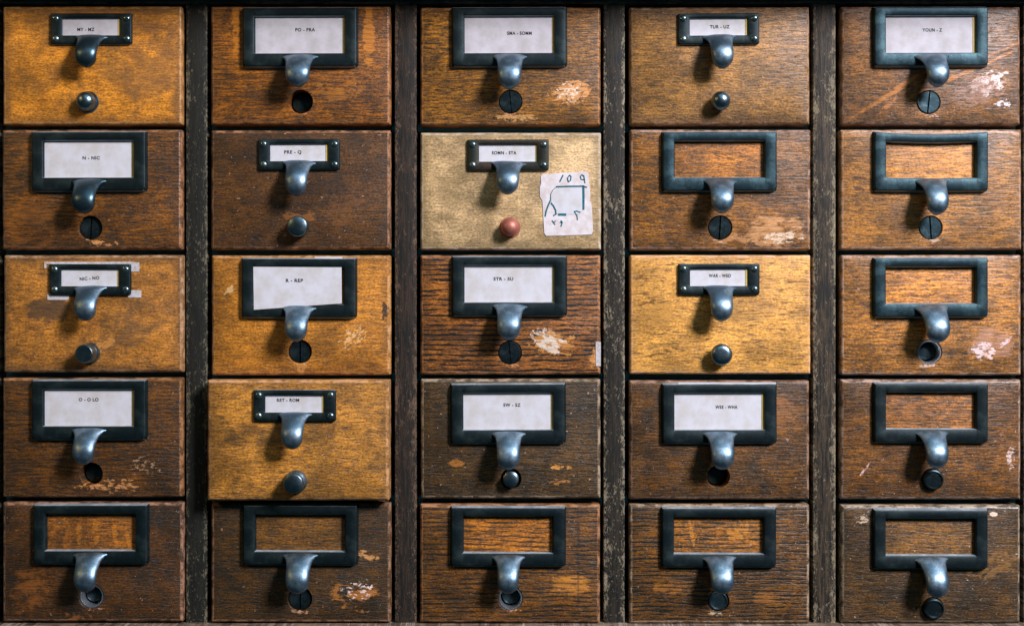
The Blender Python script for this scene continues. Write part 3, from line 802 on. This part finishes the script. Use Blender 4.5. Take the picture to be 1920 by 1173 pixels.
    nm, rm = "rod_plug", M_ROD
    if k0 in ('hole', 'holed'):
        nm = "rod_end"
        dep = 0.010 if k0 == 'hole' else 0.012
        lathe(bm, [(dep, 0), (dep, R * 0.8), (dep + 0.0006, R * 0.9), (dep + 0.006, R * 0.9)], rcx, rcz)
    elif k0 == 'bush':
        nm = "bushing"; rm = M_BRIGHT
        n = 40
        f_o = circ(rcx, rcz, R + 0.0003, n); f_i = circ(rcx, rcz, R - 0.0012, n)
        plate(bm, f_o, [(0.0008, 0.0002), (0.0012, 0), (0.016, 0)], [(f_i, [(0.0008, -0.0004), (0.0018, 0.0002), (0.016, 0.0006)])])
        bm2 = bmesh.new()
        lathe(bm2, [(0.0085, 0), (0.0085, R * 0.62), (0.0092, R * 0.74), (0.0125, R * 0.74)], rcx + 0.6 * S, rcz + 2 * S)
        new_obj("rod_end", finish(bm2, "rod_end"), M_ROD, root)
    elif k0 in ('slot', 'slotb'):
        dep = rk[4]; ang = math.radians(-rk[5])
        rm = M_RODB if k0 == 'slotb' else M_ROD
        g = 1.5 * S
        half_disc(bm, rcx, rcz, R, dep, dep + 0.004, g, ang, 1)
        half_disc(bm, rcx, rcz, R, dep, dep + 0.004, g, ang, -1)
        lathe(bm, [(dep + 0.0016, R * 0.96), (dep + 0.0045, R * 0.96)], rcx, rcz)
    elif k0 == 'plug':
        dep = 0.0004
        g = 1.1 * S
        half_disc(bm, rcx, rcz, R, dep, dep + 0.004, g, 0.1, 1)
        half_disc(bm, rcx, rcz, R, dep, dep + 0.004, g, 0.1, -1)
        lathe(bm, [(dep + 0.0008, R * 0.96), (dep + 0.0045, R * 0.96)], rcx, rcz)
    elif k0 in ('plugr', 'rodm'):
        rm = M_ROD if k0 == 'plugr' else M_RODB
        d0 = -0.0045 if k0 == 'plugr' else 0.001
        lathe(bm, [(d0 + 0.0012, 0), (d0 + 0.0011, R * 0.72), (d0, R * 0.84), (d0 + 0.0004, R * 0.97), (d0 + 0.0012, R), (d0 + 0.009, R)], rcx, rcz)
    elif k0 == 'knobs':
        nm = "rod_knob"; rm = M_KNOB
        lathe(bm, [(-0.0085, 0), (-0.0085, R * 0.72), (-0.0080, R * 0.86), (-0.0066, R * 0.90), (-0.0060, R * 0.82), (-0.0052, R * 0.82), (-0.0046, R * 0.96),
                   (-0.0020, R), (0.004, R)], rcx, rcz)
    else:
        nm = "rod_knob"
        if k0 == 'ball' or k0 == 'ball2' or k0 == 'ballc':
            L = 0.013 if k0 != 'ball2' else 0.015
            pr = [(-L, 0)]
            for q in range(1, 9):
                a = math.radians(11.25 * q)
                pr.append((-L + 0.007 * (1 - math.cos(a)), R * 0.93 * math.sin(a)))
            pr += [(-L + 0.0085, R * 0.93), (-L + 0.0095, R * 0.80), (-L + 0.0105, R * 0.78), (-0.0012, R * 0.80)]
            if k0 != 'ball2': pr += [(-0.0011, R * 1.05), (-0.0004, R * 1.1), (0.003, R * 0.7)]
            else: pr += [(0.003, R * 0.7)]
            rm = M_COPPER if k0 == 'ballc' else M_KNOB
        elif k0 == 'dome':
            pr = [(-0.0125, 0), (-0.0124, R * 0.5), (-0.0118, R * 0.78), (-0.0106, R * 0.93), (-0.009, R), (-0.0065, R), (-0.0055, R * 0.85), (-0.001, R * 0.8), (0.003, R * 0.7)]
        elif k0 == 'cyl':
            pr = [(-0.0135, 0), (-0.0135, R * 0.86), (-0.0129, R * 0.95), (-0.012, R), (-0.002, R * 0.98), (-0.0015, R * 0.9), (0.003, R * 0.7)]
        elif k0 == 'cylr':
            pr = [(-0.0150, 0), (-0.0150, R * 0.84), (-0.0144, R * 0.93), (-0.0134, R * 0.96), (-0.0045, R * 0.98), (-0.0042, R * 0.88), (-0.0034, R * 0.88), (-0.0030, R * 1.08), (-0.0005, R * 1.12), (0.003, R * 0.7)]
        else:
            pr = [(-0.0145, 0), (-0.0145, R * 0.84), (-0.0139, R * 0.93), (-0.0129, R * 0.97), (-0.0105, R * 0.97), (-0.0100, R * 0.86), (-0.0092, R * 0.86), (-0.0087, R), (-0.0055, R),
                  (-0.0050, R * 0.9), (-0.0042, R * 0.9), (-0.0036, R * 1.1), (-0.0006, R * 1.12), (0.003, R * 0.7)]
        if rm is M_ROD: rm = M_KNOB
        lathe(bm, pr, rcx, rcz, 40)
    if bm.verts:
        new_obj(nm, finish(bm, nm, True, 38), rm, root)
    # ---- extras
    if d['id'] == '32':
        bm = bmesh.new()
        P = [(1014, 330), (1017, 327), (1060, 324), (1097, 321.5), (1103, 324), (1105, 345), (1107, 366), (1105.5, 376), (1109.5, 385), (1111, 410), (1112, 434), (1108.5, 439.5),
             (1060, 441.5), (1024, 442), (1020.5, 437), (1018.5, 405), (1017, 377), (1012.5, 369), (1012, 352), (1014.5, 344)]
        q = [loc(a, b, -0.0004) for a, b in P]
        fr = [bm.verts.new((a, -0.00055, b)) for a, b in q]; bk = [bm.verts.new((a, -0.0001, b)) for a, b in q]
        bm.faces.new(fr); bm.faces.new(bk[::-1])
        for k in range(len(q)): bm.faces.new((fr[k], bk[k], bk[(k + 1) % len(q)], fr[(k + 1) % len(q)]))
        oc = [(1044, 352), (1091, 351), (1092, 392), (1086, 401), (1045, 403), (1041, 392), (1034, 380), (1033, 366)]
        q = [loc(a, b, -0.0007) for a, b in oc]
        fr = [bm.verts.new((a, -0.00075, b)) for a, b in q]; bk = [bm.verts.new((a, -0.0004, b)) for a, b in q]
        f2 = [bm.faces.new(fr)] + [bm.faces.new((fr[k], bk[k], bk[(k + 1) % 8], fr[(k + 1) % 8])) for k in range(8)]
        for f in f2: f.material_index = 2
        def st(pts, wd):
            stroke(bm, [loc(a, b, -0.0008) for a, b in pts], wd * 1.15 * S, -0.00095, -0.0003, 1)
        st([(1043, 350), (1062, 349.3), (1094, 348.8)], 2.2)
        st([(1094, 348), (1094.3, 370), (1094, 392)], 3.2)
        st([(1094, 349), (1100, 351)], 1.8)
        st([(1046.5, 402), (1061, 402)], 3.4)
        st([(1032, 376), (1028, 385), (1024, 396), (1022.5, 405)], 2.2)
        st([(1033, 380), (1038, 386), (1042, 394), (1042.5, 401), (1038, 404)], 2.0)
        st([(1043, 350), (1037, 356), (1033, 363), (1032, 376)], 0.9)
        st([(1056, 328), (1053, 334), (1050, 340)], 2.0)
        st([(1068, 328), (1064, 334), (1066, 341), (1070, 338), (1071, 331), (1068, 328)], 1.5)
        st([(1088, 331), (1091, 327.5), (1095, 330), (1096, 337)], 1.6); st([(1088, 331), (1090, 336), (1096, 337), (1097, 343)], 1.3)
        st([(1035, 413), (1038, 417), (1042, 414)], 1.5); st([(1038, 417), (1041, 421)], 1.3)
        st([(1052, 413), (1054, 418), (1052, 424)], 1.8); st([(1050, 417), (1055, 416)], 1.3)
        st([(1076, 397), (1081, 395.5), (1088, 398)], 1.9); st([(1077, 397), (1082, 404), (1083, 412)], 1.4)
        new_obj("sticker", finish(bm, "sticker", False), [M_PAPER, M_TEAL, M_CARD], root)
    if d['id'] == '13':
        for (a, b, c, e) in ((83, 490.5, 250, 494.8), (83, 494, 87, 503), (243, 491.5, 261.5, 509.5), (89, 550.5, 129, 562), (240, 544, 265, 558)):
            bm = bmesh.new()
            p, q = loc(a, e, -0.0003), loc(c, b, -0.0003)
            f = rrect(p[0], p[1], q[0], q[1], 0.0006, 2)
            plate(bm, f, [(-0.00045 - 0.00003 * (a % 7), 0.00005), (-0.00005, 0)])
            new_obj("paper_scrap", finish(bm, "paper_scrap", False), M_SCRAP, root)
    if d['id'] == '33':
        bm = bmesh.new()
        p, q = loc(1117, 686, -0.0003), loc(1128, 641, -0.0003)
        box(bm, p[0], -0.0004, p[1], w / 2 + 0.0002, 0.0035, q[1])
        new_obj("paper_scrap", finish(bm, "paper_scrap", False), M_SCRAP, root)
    if d['id'] in ('23', '44'):
        bm = bmesh.new()
        px0, px1, py0, py1 = (590, 642, 481, 489) if d['id'] == '23' else (1272, 1455, 716.5, 724)
        p, q = loc(px0, py1, -0.002), loc(px1, py0, -0.002)
        box(bm, p[0], -0.0016, p[1], q[0], -0.0012, q[1])
        new_obj("card_edge", finish(bm, "card_edge", False), M_CARD, hold)
    root.rotation_euler = (0, math.radians(d.get('tilt', 0) + rnd.uniform(-0.08, 0.08)), 0)
